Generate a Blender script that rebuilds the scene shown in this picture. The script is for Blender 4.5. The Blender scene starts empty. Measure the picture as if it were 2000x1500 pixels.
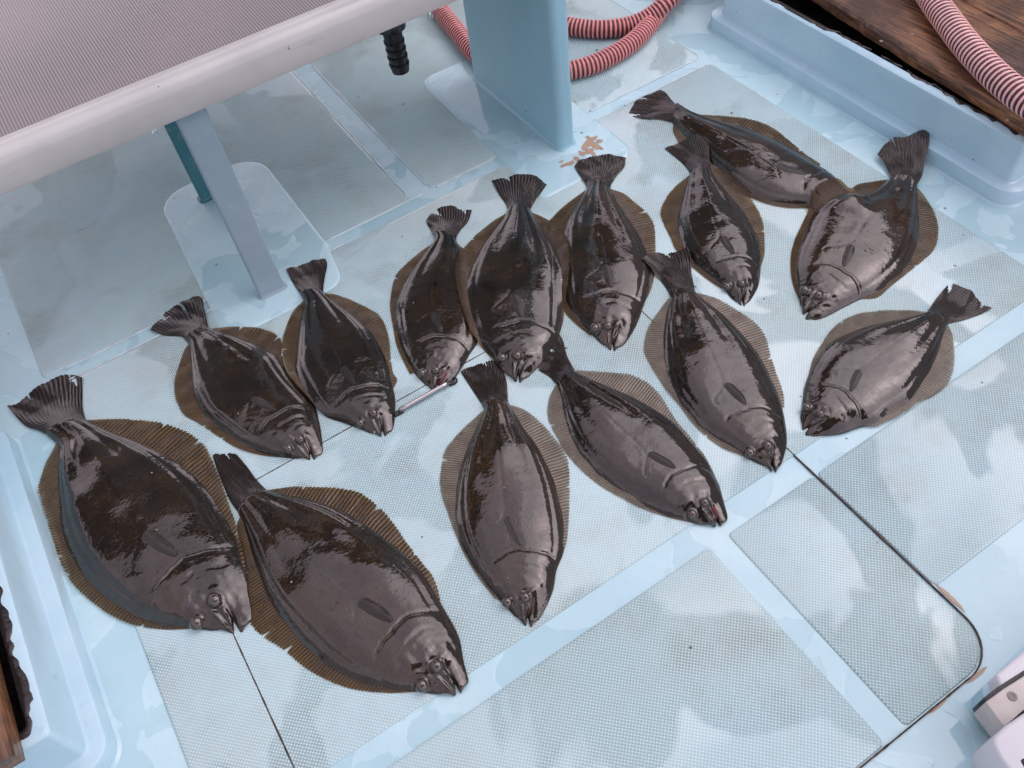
import bpy, math, random
import numpy as np
random.seed(4); rng = np.random.default_rng(11)
sc = bpy.context.scene
COL = sc.collection

# ------------------------------------------------------------------ camera
FPX, CX, CY, CH = 1689.0, 1000.0, 750.0, 1.5
va = np.array([5350., -3080., FPX]); vb = np.array([-1650., -1940., FPX])
A = va/np.linalg.norm(va); B = vb-(vb@A)*A; B /= np.linalg.norm(B); Cc = np.cross(A, B)
if Cc[1] > 0: Cc = -Cc
R = np.array([A, B, Cc])
def at(px, py, z=0.0):
    """world point at height z that the photo shows at pixel px,py (2000x1500)"""
    d = R @ np.array([px-CX, py-CY, FPX]); t = (z-CH)/d[2]
    return np.array([d[0]*t, d[1]*t, z])
cam = bpy.data.cameras.new('camera'); cam.lens = FPX/2000*36; cam.sensor_width = 36
cam.clip_start = .02; cam.clip_end = 3000
co = bpy.data.objects.new('camera', cam); COL.objects.link(co); sc.camera = co
import mathutils
mt = mathutils.Matrix.Identity(4)
for i in range(3):
    mt[i][0] = R[i, 0]; mt[i][1] = -R[i, 1]; mt[i][2] = -R[i, 2]
mt[2][3] = CH
co.matrix_world = mt

# ------------------------------------------------------------------ world, sun, exposure
SUN_EL, SUN_AZ = math.radians(52), math.radians(100)      # azimuth clockwise from +Y
w = bpy.data.worlds.new("World"); sc.world = w; w.use_nodes = True
nt = w.node_tree; nt.nodes.clear()
def wn(t, **k):
    n = nt.nodes.new(t)
    for a, b in k.items(): setattr(n, a, b)
    return n
sky = wn('ShaderNodeTexSky', sky_type='NISHITA', sun_disc=False, sun_elevation=SUN_EL, sun_rotation=SUN_AZ)
hs = wn('ShaderNodeHueSaturation'); hs.inputs['Saturation'].default_value = .22   # cloud cover takes the blue out
mx = wn('ShaderNodeMix', data_type='RGBA', blend_type='MULTIPLY'); mx.inputs[0].default_value = 1
tc = wn('ShaderNodeTexCoord'); sx = wn('ShaderNodeSeparateXYZ')
nz = wn('ShaderNodeTexNoise'); nz.inputs['Scale'].default_value = 2.2; nz.inputs['Detail'].default_value = 4
mr = wn('ShaderNodeMapRange'); mr.inputs['From Min'].default_value = 0; mr.inputs['From Max'].default_value = 1
mr.inputs['To Min'].default_value = 1.25; mr.inputs['To Max'].default_value = 1.95
mr2 = wn('ShaderNodeMapRange'); mr2.inputs['From Min'].default_value = .3; mr2.inputs['From Max'].default_value = .7
mr2.inputs['To Min'].default_value = .8; mr2.inputs['To Max'].default_value = 1.2
mm = wn('ShaderNodeMath', operation='MULTIPLY'); cb = wn('ShaderNodeCombineColor')
tint = wn('ShaderNodeMix', data_type='RGBA', blend_type='MULTIPLY'); tint.inputs[0].default_value = 1
tint.inputs[7].default_value = (1.15, .96, 1.0, 1)
bg = wn('ShaderNodeBackground'); bg.inputs['Strength'].default_value = .15
ow = wn('ShaderNodeOutputWorld'); L_ = nt.links.new
L_(sky.outputs[0], hs.inputs['Color']); L_(hs.outputs[0], mx.inputs[6])
L_(tc.outputs['Generated'], sx.inputs[0]); L_(sx.outputs[2], mr.inputs['Value'])
L_(tc.outputs['Generated'], nz.inputs[0]); L_(nz.outputs[0], mr2.inputs['Value'])
L_(mr.outputs[0], mm.inputs[0]); L_(mr2.outputs[0], mm.inputs[1])
for i in range(3): L_(mm.outputs[0], cb.inputs[i])
L_(cb.outputs[0], mx.inputs[7]); L_(mx.outputs[2], tint.inputs[6]); L_(tint.outputs[2], bg.inputs[0]); L_(bg.outputs[0], ow.inputs[0])
sun = bpy.data.lights.new('sun', 'SUN'); sun.energy = .55; sun.angle = math.radians(70); sun.color = (1, .96, .92)
so = bpy.data.objects.new('sun', sun); COL.objects.link(so)
sd = mathutils.Vector((math.sin(SUN_AZ)*math.cos(SUN_EL), math.cos(SUN_AZ)*math.cos(SUN_EL), math.sin(SUN_EL)))
so.rotation_euler = sd.to_track_quat('Z', 'Y').to_euler()
sc.view_settings.view_transform = 'Standard'; sc.view_settings.look = 'None'
sc.view_settings.exposure = .50; sc.view_settings.gamma = 1

# ------------------------------------------------------------------ materials
class M_:
    def __init__(s, name):
        s.m = bpy.data.materials.new(name); s.m.use_nodes = True; s.t = s.m.node_tree
        s.p = s.t.nodes['Principled BSDF']; s._o = None
    def n(s, t, ins=None, **k):
        x = s.t.nodes.new(t)
        for a, b in k.items(): setattr(x, a, b)
        for a, b in (ins or {}).items(): s.put(x.inputs[a], b)
        return x
    def put(s, sock, v):
        if isinstance(v, bpy.types.NodeSocket): s.t.links.new(v, sock)
        else: sock.default_value = v
    def set(s, **k):
        for a, b in k.items(): s.put(s.p.inputs[a.replace('_', ' ')], b)
        return s
    def obj(s):
        if s._o is None: s._o = s.n('ShaderNodeTexCoord')
        return s._o.outputs['Object']
    def uv(s):
        s.obj(); return s._o.outputs['UV']
    def noise(s, scale, detail=3, rough=.5, vec=None, dist=0):
        return s.n('ShaderNodeTexNoise', {'Scale': scale, 'Detail': detail, 'Roughness': rough, 'Vector': vec or s.obj(), 'Distortion': dist}).outputs[0]
    def math(s, op, a, b=None, c=None):
        x = s.n('ShaderNodeMath', operation=op); s.put(x.inputs[0], a)
        if b is not None: s.put(x.inputs[1], b)
        if c is not None: s.put(x.inputs[2], c)
        return x.outputs[0]
    def rng(s, v, a, b, c=0., d=1.):
        return s.n('ShaderNodeMapRange', {0: v, 1: a, 2: b, 3: c, 4: d}).outputs[0]
    def mix(s, f, a, b, mode='MIX'):
        x = s.n('ShaderNodeMix', data_type='RGBA', blend_type=mode); s.put(x.inputs[0], f)
        s.put(x.inputs[6], a if isinstance(a, bpy.types.NodeSocket) else (*a, 1)); s.put(x.inputs[7], b if isinstance(b, bpy.types.NodeSocket) else (*b, 1))
        return x.outputs[2]
    def bump(s, h, dist, strength=1, normal=None):
        i = {'Height': h, 'Distance': dist, 'Strength': strength}
        x = s.n('ShaderNodeBump', i)
        if normal is not None: s.put(x.inputs['Normal'], normal)
        return x.outputs[0]
    def mapv(s, scale=(1, 1, 1), loc=(0, 0, 0), rot=(0, 0, 0), vec=None):
        return s.n('ShaderNodeMapping', {'Vector': vec or s.obj(), 'Scale': scale, 'Location': loc, 'Rotation': rot}).outputs[0]
    def sep(s, vec=None):
        return s.n('ShaderNodeSeparateXYZ', {0: vec or s.obj()}).outputs

def specks(m, scale, thr, seedv=(0, 0, 0)):
    v = m.n('ShaderNodeTexVoronoi', {'Vector': m.mapv(loc=seedv), 'Scale': scale})
    c = m.sep(v.outputs['Color'])
    keep = m.math('GREATER_THAN', c[0], thr)
    size = m.math('MULTIPLY', m.math('POWER', c[1], 2.5), .17)
    d = m.math('LESS_THAN', m.math('ADD', v.outputs['Distance'], m.math('MULTIPLY', m.noise(scale*4, 3), .22)), m.math('ADD', size, .10))
    return m.math('MULTIPLY', keep, d)

def paint(name, base, base2, pools=True, rough=.3, dirt=.5):
    m = M_(name)
    big = m.noise(3.1, 4, .6); fine = m.noise(38, 4, .6)
    c = m.mix(m.rng(big, .38, .65), base, base2)
    c = m.mix(m.math('MULTIPLY', m.rng(fine, .55, .8), .25), c, (.40, .47, .44))
    c = m.mix(m.math('MULTIPLY', m.rng(m.noise(7, 5, .7), .58, .75), .22*dirt), c, (.50, .50, .40))
    c = m.mix(m.math('MULTIPLY', specks(m, 30, .91), .85), c, (.04, .045, .05))
    c = m.mix(m.math('MULTIPLY', specks(m, 55, .93, (3, 1, 0)), .8), c, (.10, .09, .07))
    for sv, sr in (((3, 60, 3), .4), ((70, 2.5, 4), -.3)):
        sc1 = m.rng(m.noise(2.2, 5, .75, vec=m.mapv(scale=sv, rot=(0, 0, sr))), .64, .70)
        c = m.mix(m.math('MULTIPLY', m.math('MULTIPLY', sc1, m.rng(m.noise(2.6, 3, .6, vec=m.mapv(loc=(sr*9, 4, 1))), .52, .6)), .35), c, (.22, .30, .32))
    pn = m.noise(6.5, 3, .45, dist=.6)
    pool = m.rng(pn, .485, .50)
    r = m.math('ADD', m.math('MULTIPLY', m.math('SUBTRACT', 1, pool), rough), .03) if pools else rough
    if pools: c = m.mix(m.math('MULTIPLY', pool, .38), c, (.27, .47, .54))
    m.set(Base_Color=c, Roughness=r, IOR=1.5)
    h = m.math('MULTIPLY', m.noise(9, 2), .6); h2 = m.math('MULTIPLY', m.noise(60, 3), m.math('MULTIPLY', m.math('SUBTRACT', 1, pool), .12) if pools else .1)
    m.set(Normal=m.bump(m.math('ADD', h, h2), .006, .8))
    return m

PB = (.385, .60, .665); PB2 = (.47, .68, .735)
m_deck = paint('deck_paint', PB, PB2)
# bare primer where the paint has flaked off beside the big upright
xyz = m_deck.sep()
def blob(m, x, y, r, s, nscale=40, amp=1.1):
    X = m.math('SUBTRACT', xyz[0], x); Y = m.math('SUBTRACT', xyz[1], y)
    d = m.math('SQRT', m.math('ADD', m.math('MULTIPLY', X, X), m.math('MULTIPLY', Y, Y)))
    return m.math('GREATER_THAN', m.math('SUBTRACT', m.math('ADD', 1, m.math('MULTIPLY', m.math('SUBTRACT', m.noise(nscale, 4, .65), .5), amp*2.2)), m.math('DIVIDE', d, r)), s)

m_coam = paint('coaming_paint', (.34, .54, .64), (.43, .62, .71), pools=False, rough=.22, dirt=.7)
m_up = paint('upright_paint', (.26, .49, .59), (.29, .53, .62), pools=False, rough=.3)

def chipped(x, y, r, base_m):
    pass

m_ns = M_('nonskid_paint')
def nonskid(m, base_hi, base_lo, p, dist, wetrough=(.08, .35), tintc=(.50, .62, .55)):
    o = m.sep(m.obj())
    k = 2*math.pi/p
    cx_ = m.math('COSINE', m.math('MULTIPLY', o[0], k)); cy_ = m.math('COSINE', m.math('MULTIPLY', o[1], k))
    pr = m.math('MULTIPLY', cx_, cy_)
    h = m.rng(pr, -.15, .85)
    dirty = m.noise(4.3, 5, .65); wear = m.noise(15, 4, .6)
    wet = m.rng(m.noise(3.4, 3, .5, dist=.5), .47, .50)
    hc = m.math('ADD', m.math('MULTIPLY', h, m.rng(wet, 0, 1, 1, .6)), m.rng(wet, 0, 1, 0, .28))
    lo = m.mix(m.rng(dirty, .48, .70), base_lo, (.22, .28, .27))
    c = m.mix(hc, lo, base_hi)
    c = m.mix(m.math('MULTIPLY', m.rng(m.noise(1.9, 4, .6), .42, .68), .28), c, tintc)
    c = m.mix(m.math('MULTIPLY', m.rng(wear, .56, .74), .14), c, (.30, .33, .31))
    c = m.mix(m.math('MULTIPLY', specks(m, 32, .85), .8), c, (.05, .055, .06))
    c = m.mix(m.math('MULTIPLY', specks(m, 20, .96, (7, 2, 0)), .6), c, (.33, .20, .10))
    c = m.mix(m.math('MULTIPLY', m.rng(m.noise(5.5, 5, .75, vec=m.mapv(loc=(2, 8, 0))), .60, .78), .30), c, (.36, .25, .20))
    m.set(Base_Color=c, Roughness=m.rng(wet, 0, 1, wetrough[1], wetrough[0]+.1), IOR=1.4)
    fade = m.rng(wet, 0, 1, 1, .22)
    m.set(Normal=m.bump(m.math('MULTIPLY', h, fade), dist, .9))
    film = m.bump(m.math('ADD', m.noise(14, 2), m.math('MULTIPLY', h, .05)), .004, .5)
    m.set(Coat_Weight=m.math('MULTIPLY', wet, .75), Coat_Roughness=.05, Coat_IOR=1.33, Coat_Normal=film)
nonskid(m_ns, (.53, .715, .75), (.29, .44, .475), .0075, .0011)

m_table = M_('table_gelcoat')
c = m_table.mix(m_table.rng(m_table.noise(5, 4), .4, .7), (.43, .445, .44), (.35, .365, .365))
c = m_table.mix(m_table.math('MULTIPLY', m_table.rng(m_table.noise(6, 5, .7, vec=m_table.mapv(scale=(1, 4, 6))), .6, .75), .45), c, (.28, .26, .27))
c = m_table.mix(specks(m_table, 40, .80), c, (.03, .03, .035))
v_ = m_table.n('ShaderNodeTexVoronoi', {'Vector': m_table.mapv(scale=(1, .35, .35)), 'Scale': 34}); cs = m_table.sep(v_.outputs['Color'])
nick = m_table.math('MULTIPLY', m_table.math('GREATER_THAN', cs[0], .80), m_table.math('LESS_THAN', m_table.math('ADD', v_.outputs['Distance'], m_table.math('MULTIPLY', m_table.noise(160, 3), .3)), .27))
c = m_table.mix(m_table.math('MULTIPLY', nick, .9), c, (.035, .035, .04))
m_table.set(Base_Color=c, Roughness=.28, Normal=m_table.bump(m_table.noise(12, 2), .003, .5))
m_tabtop = M_('table_nonskid')
o = m_tabtop.sep()
k = 2*math.pi/.0062
ln = m_tabtop.rng(m_tabtop.math('MULTIPLY', m_tabtop.math('COSINE', m_tabtop.math('MULTIPLY', o[0], k)), m_tabtop.math('ADD', .8, m_tabtop.math('MULTIPLY', .35, m_tabtop.math('COSINE', m_tabtop.math('MULTIPLY', o[1], k))))), -.5, .8)
c = m_tabtop.mix(ln, (.15, .145, .147), (.29, .275, .28))
c = m_tabtop.mix(m_tabtop.math('MULTIPLY', m_tabtop.rng(m_tabtop.noise(3.5, 5, .6), .42, .7), .35), c, (.29, .24, .25))
c = m_tabtop.mix(specks(m_tabtop, 22, .84), c, (.05, .04, .04))
c = m_tabtop.mix(m_tabtop.math('MULTIPLY', m_tabtop.rng(m_tabtop.noise(11, 5, .7, vec=m_tabtop.mapv(loc=(5, 3, 0))), .70, .76), .7), c, (.7, .67, .68))
m_tabtop.set(Base_Color=c, Roughness=.22, Normal=m_tabtop.bump(ln, .0009, .8))

def plain(name, col, rough=.4, metal=0, col2=None, scale=20, bump=.0005, bscale=80, **k):
    m = M_(name)
    m.set(Base_Color=m.mix(m.rng(m.noise(scale, 4, .6), .35, .7), col, col2 or tuple(x*.75 for x in col)), Roughness=rough, Metallic=metal,
          Normal=m.bump(m.noise(bscale, 3), bump, .7), **k)
    return m
m_black = plain('black_plastic', (.012, .013, .016), .25)
m_tar = plain('black_sealant', (.010, .009, .010), .18, bump=.004, bscale=45, col2=(.03, .025, .028))
m_seam = plain('seam_gap_dark', (.012, .011, .013), .85, col2=(.10, .07, .05), scale=60)
m_steel = plain('stainless_steel', (.42, .41, .42), .22, 1, col2=(.42, .41, .42))
m_screw = plain('dull_screw', (.20, .19, .18), .5, .3)
m_white = plain('white_plastic', (.58, .61, .65), .3, scale=8, col2=(.58, .57, .60))
m_beige = plain('worn_white_plastic', (.56, .55, .53), .35, scale=12, col2=(.42, .40, .38))
m_dark = plain('roof_underside', (.18, .18, .18), .8)
m_primer = plain('bare_primer', (.38, .27, .19), .4, scale=30, col2=(.30, .21, .15))
m_sea = plain('sea_water', (.01, .02, .022), .08, scale=.5, bump=.2, bscale=1.2)
m_side_blocker = plain('side_blocker_paint', (.38, .42, .43), .4, scale=2)  # pale paint of the unseen side blockers
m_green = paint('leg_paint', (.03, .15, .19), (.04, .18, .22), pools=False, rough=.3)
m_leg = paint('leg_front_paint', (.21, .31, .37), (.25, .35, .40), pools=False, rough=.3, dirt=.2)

m_wood = M_('wet_planks')
v = m_wood.mapv(scale=(1, .07, 1), rot=(0, 0, math.radians(-4.9)))
gr = m_wood.noise(95, 5, .62, vec=v, dist=.8); bgn = m_wood.noise(3.2, 5, .65)
c = m_wood.mix(m_wood.rng(gr, .36, .66), (.06, .027, .012), (.36, .175, .08))
c = m_wood.mix(m_wood.math('MULTIPLY', m_wood.rng(bgn, .42, .62), .9), c, (.055, .035, .028))
c = m_wood.mix(m_wood.math('MULTIPLY', m_wood.rng(m_wood.noise(9, 5, .7), .56, .72), .5), c, (.24, .15, .10))
m_wood.set(Base_Color=c, Roughness=m_wood.rng(bgn, .35, .65, .35, .12), Normal=m_wood.bump(gr, .0022, .8))

def hosemat(name, ridge, groove, rough=.3):
    m = M_(name); u = m.sep(m.uv())[0]
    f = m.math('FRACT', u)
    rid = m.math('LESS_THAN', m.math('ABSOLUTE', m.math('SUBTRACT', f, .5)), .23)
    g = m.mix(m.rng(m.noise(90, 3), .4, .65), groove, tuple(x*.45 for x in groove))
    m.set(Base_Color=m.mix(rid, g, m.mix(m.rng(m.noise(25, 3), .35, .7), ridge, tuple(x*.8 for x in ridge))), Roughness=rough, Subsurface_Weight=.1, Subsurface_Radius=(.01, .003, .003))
    return m
m_hose = hosemat('red_hose', (.78, .30, .29), (.12, .022, .026))
m_hose2 = hosemat('pink_hose', (.86, .50, .48), (.09, .04, .05), .2)

# fish materials ---------------------------------------------------
m_skin = M_('flounder_skin')
m = m_skin
oi = m.n('ShaderNodeObjectInfo')
uvs = m.sep(m.uv())
n1 = m.noise(16, 5, .62); n2 = m.noise(70, 4, .6); n3 = m.noise(260, 3, .6)
c = m.mix(m.rng(n1, .40, .62), (.0085, .0044, .0026), (.034, .019, .0070))
c = m.mix(m.math('MULTIPLY', m.rng(n2, .42, .60), .65), c, (.0045, .0028, .0020))
c = m.mix(m.math('MULTIPLY', m.rng(n3, .48, .62), .50), c, (.046, .034, .021))
edge = m.rng(m.math('ABSOLUTE', m.math('SUBTRACT', m.math('MULTIPLY', uvs[1], 2), 1)), .72, .92)
c = m.mix(m.math('MULTIPLY', m.math('MULTIPLY', edge, m.rng(n1, .4, .6, .5, 1)), .5), c, (.012, .016, .018))  # bluish sky sheen along the flanks painted into the skin colour
c = m.mix(m.math('MULTIPLY', m.rng(m.math('ABSOLUTE', m.math('SUBTRACT', m.math('MULTIPLY', uvs[1], 2), 1)), .90, 1), .7), c, (.030, .019, .009))
c = m.mix(1, c, m.mix(oi.outputs['Random'], (.55, .52, .51), (1.0, .93, .80)), 'MULTIPLY')                     # overall tone varies from fish to fish
c = m.mix(m.math('MULTIPLY', specks(m, 13, .70), .8), c, (.006, .004, .004))          # dark ocelli
c = m.mix(m.math('MULTIPLY', specks(m, 62, .87, (5, 5, 0)), .8), c, (.30, .27, .24))  # pale dots
rr = m.rng(n2, .3, .7, .36, .55)
nb = m.bump(n3, .0006, .8); nb2 = m.bump(n2, .0014, .7, nb)
wob = m.bump(m.noise(34, 3, .55), .0022, .55); wob2 = m.bump(m.noise(120, 3, .55), .0006, .5, wob)
m.set(Base_Color=c, Roughness=rr, IOR=1.4, Specular_IOR_Level=.08, Normal=nb2, Coat_Weight=m.rng(n2, .35, .65, .80, 1), Coat_Roughness=m.rng(n2, .35, .7, .012, .04), Coat_IOR=1.72, Coat_Normal=wob2)

def finmat(name, c1, c2, tcol, tw):
    m = M_(name); u = m.sep(m.uv())
    f = m.math('FRACT', u[0]); ray = m.rng(m.math('ABSOLUTE', m.math('SUBTRACT', f, .5)), .12, .32)
    f = m.math('FRACT', m.math('ADD', u[0], m.math('MULTIPLY', m.noise(28, 3), .8))); ray = m.rng(m.math('ABSOLUTE', m.math('SUBTRACT', f, .5)), .12, .32)
    spot = m.rng(m.noise(34, 4, .6), .45, .62)
    c = m.mix(ray, c1, c2); c = m.mix(m.math('MULTIPLY', m.math('MULTIPLY', spot, m.rng(u[1], 0, 1, 1, .5)), .75), c, tuple(x*.25 for x in c1))
    c = m.mix(m.math('MULTIPLY', specks(m, 80, .95), .5), c, (.25, .2, .15))
    wob = m.bump(m.noise(40, 3), .002, .5)
    m.set(Base_Color=c, Roughness=.5, Specular_IOR_Level=.15, Coat_Weight=.8, Coat_Roughness=.05, Coat_IOR=1.5, Coat_Normal=m.bump(ray, .0010, .7, wob), Normal=m.bump(ray, .0012, .8))
    tr = m.n('ShaderNodeBsdfTransparent'); m.put(tr.inputs[0], m.mix(ray, tcol, tuple(x*.55 for x in tcol)))
    ms = m.n('ShaderNodeMixShader'); m.put(ms.inputs[0], m.math('MULTIPLY', m.rng(u[1], 0, 1, .35, 1), m.rng(spot, 0, 1, tw, tw*.45)))
    out = m.t.nodes['Material Output']
    m.t.links.new(m.p.outputs[0], ms.inputs[1]); m.t.links.new(tr.outputs[0], ms.inputs[2]); m.t.links.new(ms.outputs[0], out.inputs[0])
    return m
m_fin = finmat('flounder_fin', (.105, .064, .027), (.026, .014, .007), (.80, .57, .33), .54)
m_finp = finmat('pale_flounder_fin', (.28, .235, .19), (.10, .075, .056), (.88, .79, .68), .66)
m_tail = finmat('flounder_tail', (.024, .013, .009), (.010, .006, .005), (.3, .16, .10), .06)
m_pec = finmat('flounder_pectoral', (.040, .032, .027), (.012, .009, .007), (.3, .25, .2), .0)
m_eye = M_('flounder_eye')
g = m_eye.sep(m_eye._o.outputs['Generated'] if m_eye.obj() else None)
d2 = m_eye.math('SQRT', m_eye.math('ADD', m_eye.math('POWER', m_eye.math('SUBTRACT', g[0], .5), 2), m_eye.math('POWER', m_eye.math('SUBTRACT', g[1], .5), 2)))
c = m_eye.mix(m_eye.rng(d2, .10, .12), (.002, .003, .005), (.055, .042, .028))
c = m_eye.mix(m_eye.rng(d2, .17, .24), c, (.028, .019, .014))
c = m_eye.mix(m_eye.rng(d2, .36, .42), c, (.030, .024, .020))
m_eye.set(Base_Color=c, Roughness=.15, Coat_Weight=1, Coat_Roughness=.02)
m_gum = plain('mouth_lining', (.22, .045, .045), .15, col2=(.10, .02, .02))

# ------------------------------------------------------------------ object helpers
def link(o, parent=None):
    COL.objects.link(o)
    if parent is not None: o.parent = parent
    return o
def mesh(name, verts, faces, mat, parent=None, uv=None, smooth=True, sharp=0):
    me = bpy.data.meshes.new(name); me.from_pydata([tuple(map(float, v)) for v in verts], [], faces)
    if uv is not None:
        l = me.uv_layers.new(name='UVMap'); li = np.zeros(len(me.loops), dtype=np.int32); me.loops.foreach_get('vertex_index', li)
        l.data.foreach_set('uv', np.asarray(uv, dtype=np.float32)[li].ravel())
    me.materials.append(mat.m)
    me.polygons.foreach_set('use_smooth', [smooth]*len(me.polygons)); me.update()
    if sharp:
        try: me.set_sharp_from_angle(angle=math.radians(sharp))
        except Exception: pass
    return link(bpy.data.objects.new(name, me), parent)
def tag(o, label=None, cat=None, group=None, kind=None):
    if label: o['label'] = label
    if cat: o['category'] = cat
    if group: o['group'] = group
    if kind: o['kind'] = kind
    return o
def empty(name, loc, label, cat, group=None):
    e = bpy.data.objects.new(name, None); e.location = loc; e.empty_display_size = .05; link(e)
    return tag(e, label, cat, group)
def reloc(o, parent):
    """mesh data is in world coordinates; keep it there under a moved parent"""
    o.parent = parent; o.location = [-c for c in parent.location]
def grid_faces(nr, nc, off=0, closed=False):
    f = []
    for i in range(nr-1):
        for j in range(nc-1 if not closed else nc):
            j2 = (j+1) % nc
            f.append((off+i*nc+j, off+i*nc+j2, off+(i+1)*nc+j2, off+(i+1)*nc+j))
    return f
def spline(pts, n, closed=False):
    P = np.asarray(pts, float)
    if len(P) == 2: return P[0]+(P[1]-P[0])*np.linspace(0, 1, n)[:, None]
    E = np.vstack([2*P[0]-P[1], P, 2*P[-1]-P[-2]]); out = []
    for i in range(1, len(E)-2):
        p0, p1, p2, p3 = E[i-1:i+3]; t = np.linspace(0, 1, 16, endpoint=False)[:, None]
        d0, d1, d2_ = [max(np.linalg.norm(b-a)**.5, 1e-9) for a, b in ((p0, p1), (p1, p2), (p2, p3))]   # centripetal
        m1 = (p2-p1) + d1*((p1-p0)/d0 - (p2-p0)/(d0+d1)); m2 = (p2-p1) + d1*((p3-p2)/d2_ - (p3-p1)/(d1+d2_))
        out.append((2*t**3-3*t**2+1)*p1+(t**3-2*t**2+t)*m1+(-2*t**3+3*t**2)*p2+(t**3-t**2)*m2)
    out.append(P[-1:]); Q = np.vstack(out)
    s = np.r_[0, np.cumsum(np.linalg.norm(np.diff(Q, axis=0), axis=1))]
    u = np.linspace(0, s[-1], n)
    return np.stack([np.interp(u, s, Q[:, k]) for k in range(Q.shape[1])], 1)
def round_poly(pts, rad, n=6):
    """pts ccw 2D, rad a number or one per corner"""
    out = []; N = len(pts)
    for i in range(N):
        p = np.array(pts[i], float); a = np.array(pts[i-1], float)-p; b = np.array(pts[(i+1) % N], float)-p
        r = rad[i] if hasattr(rad, '__len__') else rad
        if r <= 0: out.append(p); continue
        a /= np.linalg.norm(a); b /= np.linalg.norm(b); h = math.acos(np.clip(a@b, -1, 1))/2
        d = r/math.tan(h); c = p+(a+b)/np.linalg.norm(a+b)*r/math.sin(h)
        s = p+a*d-c; e = p+b*d-c
        for k in range(n+1):
            t = k/n; v = s*(1-t)+e*t; out.append(c+v/np.linalg.norm(v)*r)
    return np.array(out)
def inset(P, d):
    N = len(P); out = []
    for i in range(N):
        a = P[i]-P[i-1]; b = P[(i+1) % N]-P[i]
        na = np.array([-a[1], a[0]])/max(np.linalg.norm(a), 1e-9); nb = np.array([-b[1], b[0]])/max(np.linalg.norm(b), 1e-9)
        v = na+nb; L = np.linalg.norm(v); v = v/L if L > 1e-6 else na
        out.append(P[i]+v*d/max(v@na, .4))
    return np.array(out)
def slab(name, P, layers, mat, parent=None, cap=True):
    """P ccw outline; layers = [(inset, z), ...] from the bottom up"""
    V = []; F = []; n = len(P)
    for (d, z) in layers:
        Q = inset(P, d) if d else P
        V += [(q[0], q[1], z) for q in Q]
    for i in range(len(layers)-1):
        for j in range(n):
            j2 = (j+1) % n; F.append((i*n+j, i*n+j2, (i+1)*n+j2, (i+1)*n+j))
    if cap: F.append(tuple((len(layers)-1)*n+j for j in range(n)))
    return mesh(name, V, F, mat, parent, smooth=True, sharp=38)
def bevel_box(name, x0, x1, y0, y1, z0, z1, r, mat, parent=None, bot=True, seg=5):
    P = round_poly([(x0, y0), (x1, y0), (x1, y1), (x0, y1)], r, seg)
    L = [(r*(1-math.cos(a)) , z0+r*(1-math.sin(a))) for a in [0]] if False else []
    lay = []
    if bot: lay += [(r*(1-math.sin(t*math.pi/2/seg)), z0+r*(1-math.cos(t*math.pi/2/seg))) for t in range(seg+1)]
    else: lay += [(0, z0)]
    lay += [(r*(1-math.cos(t*math.pi/2/seg)), z1-r*(1-math.sin(t*math.pi/2/seg))) for t in range(seg+1)]
    o = slab(name, P, lay, mat, parent)
    if bot:
        me = o.data; import bmesh
        bm = bmesh.new(); bm.from_mesh(me); bm.verts.ensure_lookup_table(); bm.faces.new([bm.verts[i] for i in range(len(P)-1, -1, -1)]); bm.to_mesh(me); bm.free()
    flat_normals(o)
    return o
def flat_normals(o, ang=50):
    try: o.data.set_sharp_from_angle(angle=math.radians(ang))
    except Exception: pass
def tube(path, rad, mat, name, parent=None, n=14, uvscale=None, cap=True, radii=None):
    P = np.asarray(path, float); N = len(P); V = []; UV = []
    T = np.gradient(P, axis=0); T /= np.linalg.norm(T, axis=1)[:, None]
    s = np.r_[0, np.cumsum(np.linalg.norm(np.diff(P, axis=0), axis=1))]
    ref = np.array([0, 0, 1.]) if abs(T[0][2]) < .9 else np.array([1., 0, 0]); up = ref-(ref@T[0])*T[0]; up /= np.linalg.norm(up)
    for i in range(N):
        up = up-(up@T[i])*T[i]; up /= np.linalg.norm(up); sd_ = np.cross(T[i], up)
        r = radii[i] if radii is not None else rad
        for k in range(n):
            a = 2*math.pi*k/n; V.append(P[i]+r*(math.cos(a)*up+math.sin(a)*sd_)); UV.append((s[i]*(uvscale or 1), k/n))
    F = grid_faces(N, n, closed=True)
    if cap: F += [tuple(range(n))[::-1], tuple((N-1)*n+k for k in range(n))]
    return mesh(name, V, F, mat, parent, UV)

# ------------------------------------------------------------------ setting: sea, hull, deck
def rect(x0, x1, y0, y1): return np.array([(x0, y0), (x1, y0), (x1, y1), (x0, y1)], float)
tag(slab('sea', rect(-900, 900, -900, 900), [(0, -.9)], m_sea), kind='structure')
nx, ny = 2, 2
tag(slab('deck', rect(-2.6, 3.6, -2.2, 4.6), [(0, -.06), (0, 0)], m_deck), kind='structure')

PT = .0035
def panel(x0, x1, y0, y1, r=.012, poly=None):
    P = round_poly(poly or [(x0, y0), (x1, y0), (x1, y1), (x0, y1)], r, 5)
    o = slab('nonskid_panel', P, [(0, .0002), (.0012, .0022), (.0035, PT)], m_ns); tag(o, kind='structure'); return o
panel(-.385, 1.614, .556, 1.688)
panel(-.390, .587, .076, .501)
panel(-.390, .52, -1.2, -.02)
panel(.632, .8495, .0765, .501, r=[.01, .07, .01, .01])
panel(.8565, 1.62, .213, .501)
panel(-.381, .617, 1.736, 3.9)
panel(.683, 1.614, 1.736, 3.9)
panel(-1.6, -.462, 1.93, 3.9)
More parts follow.
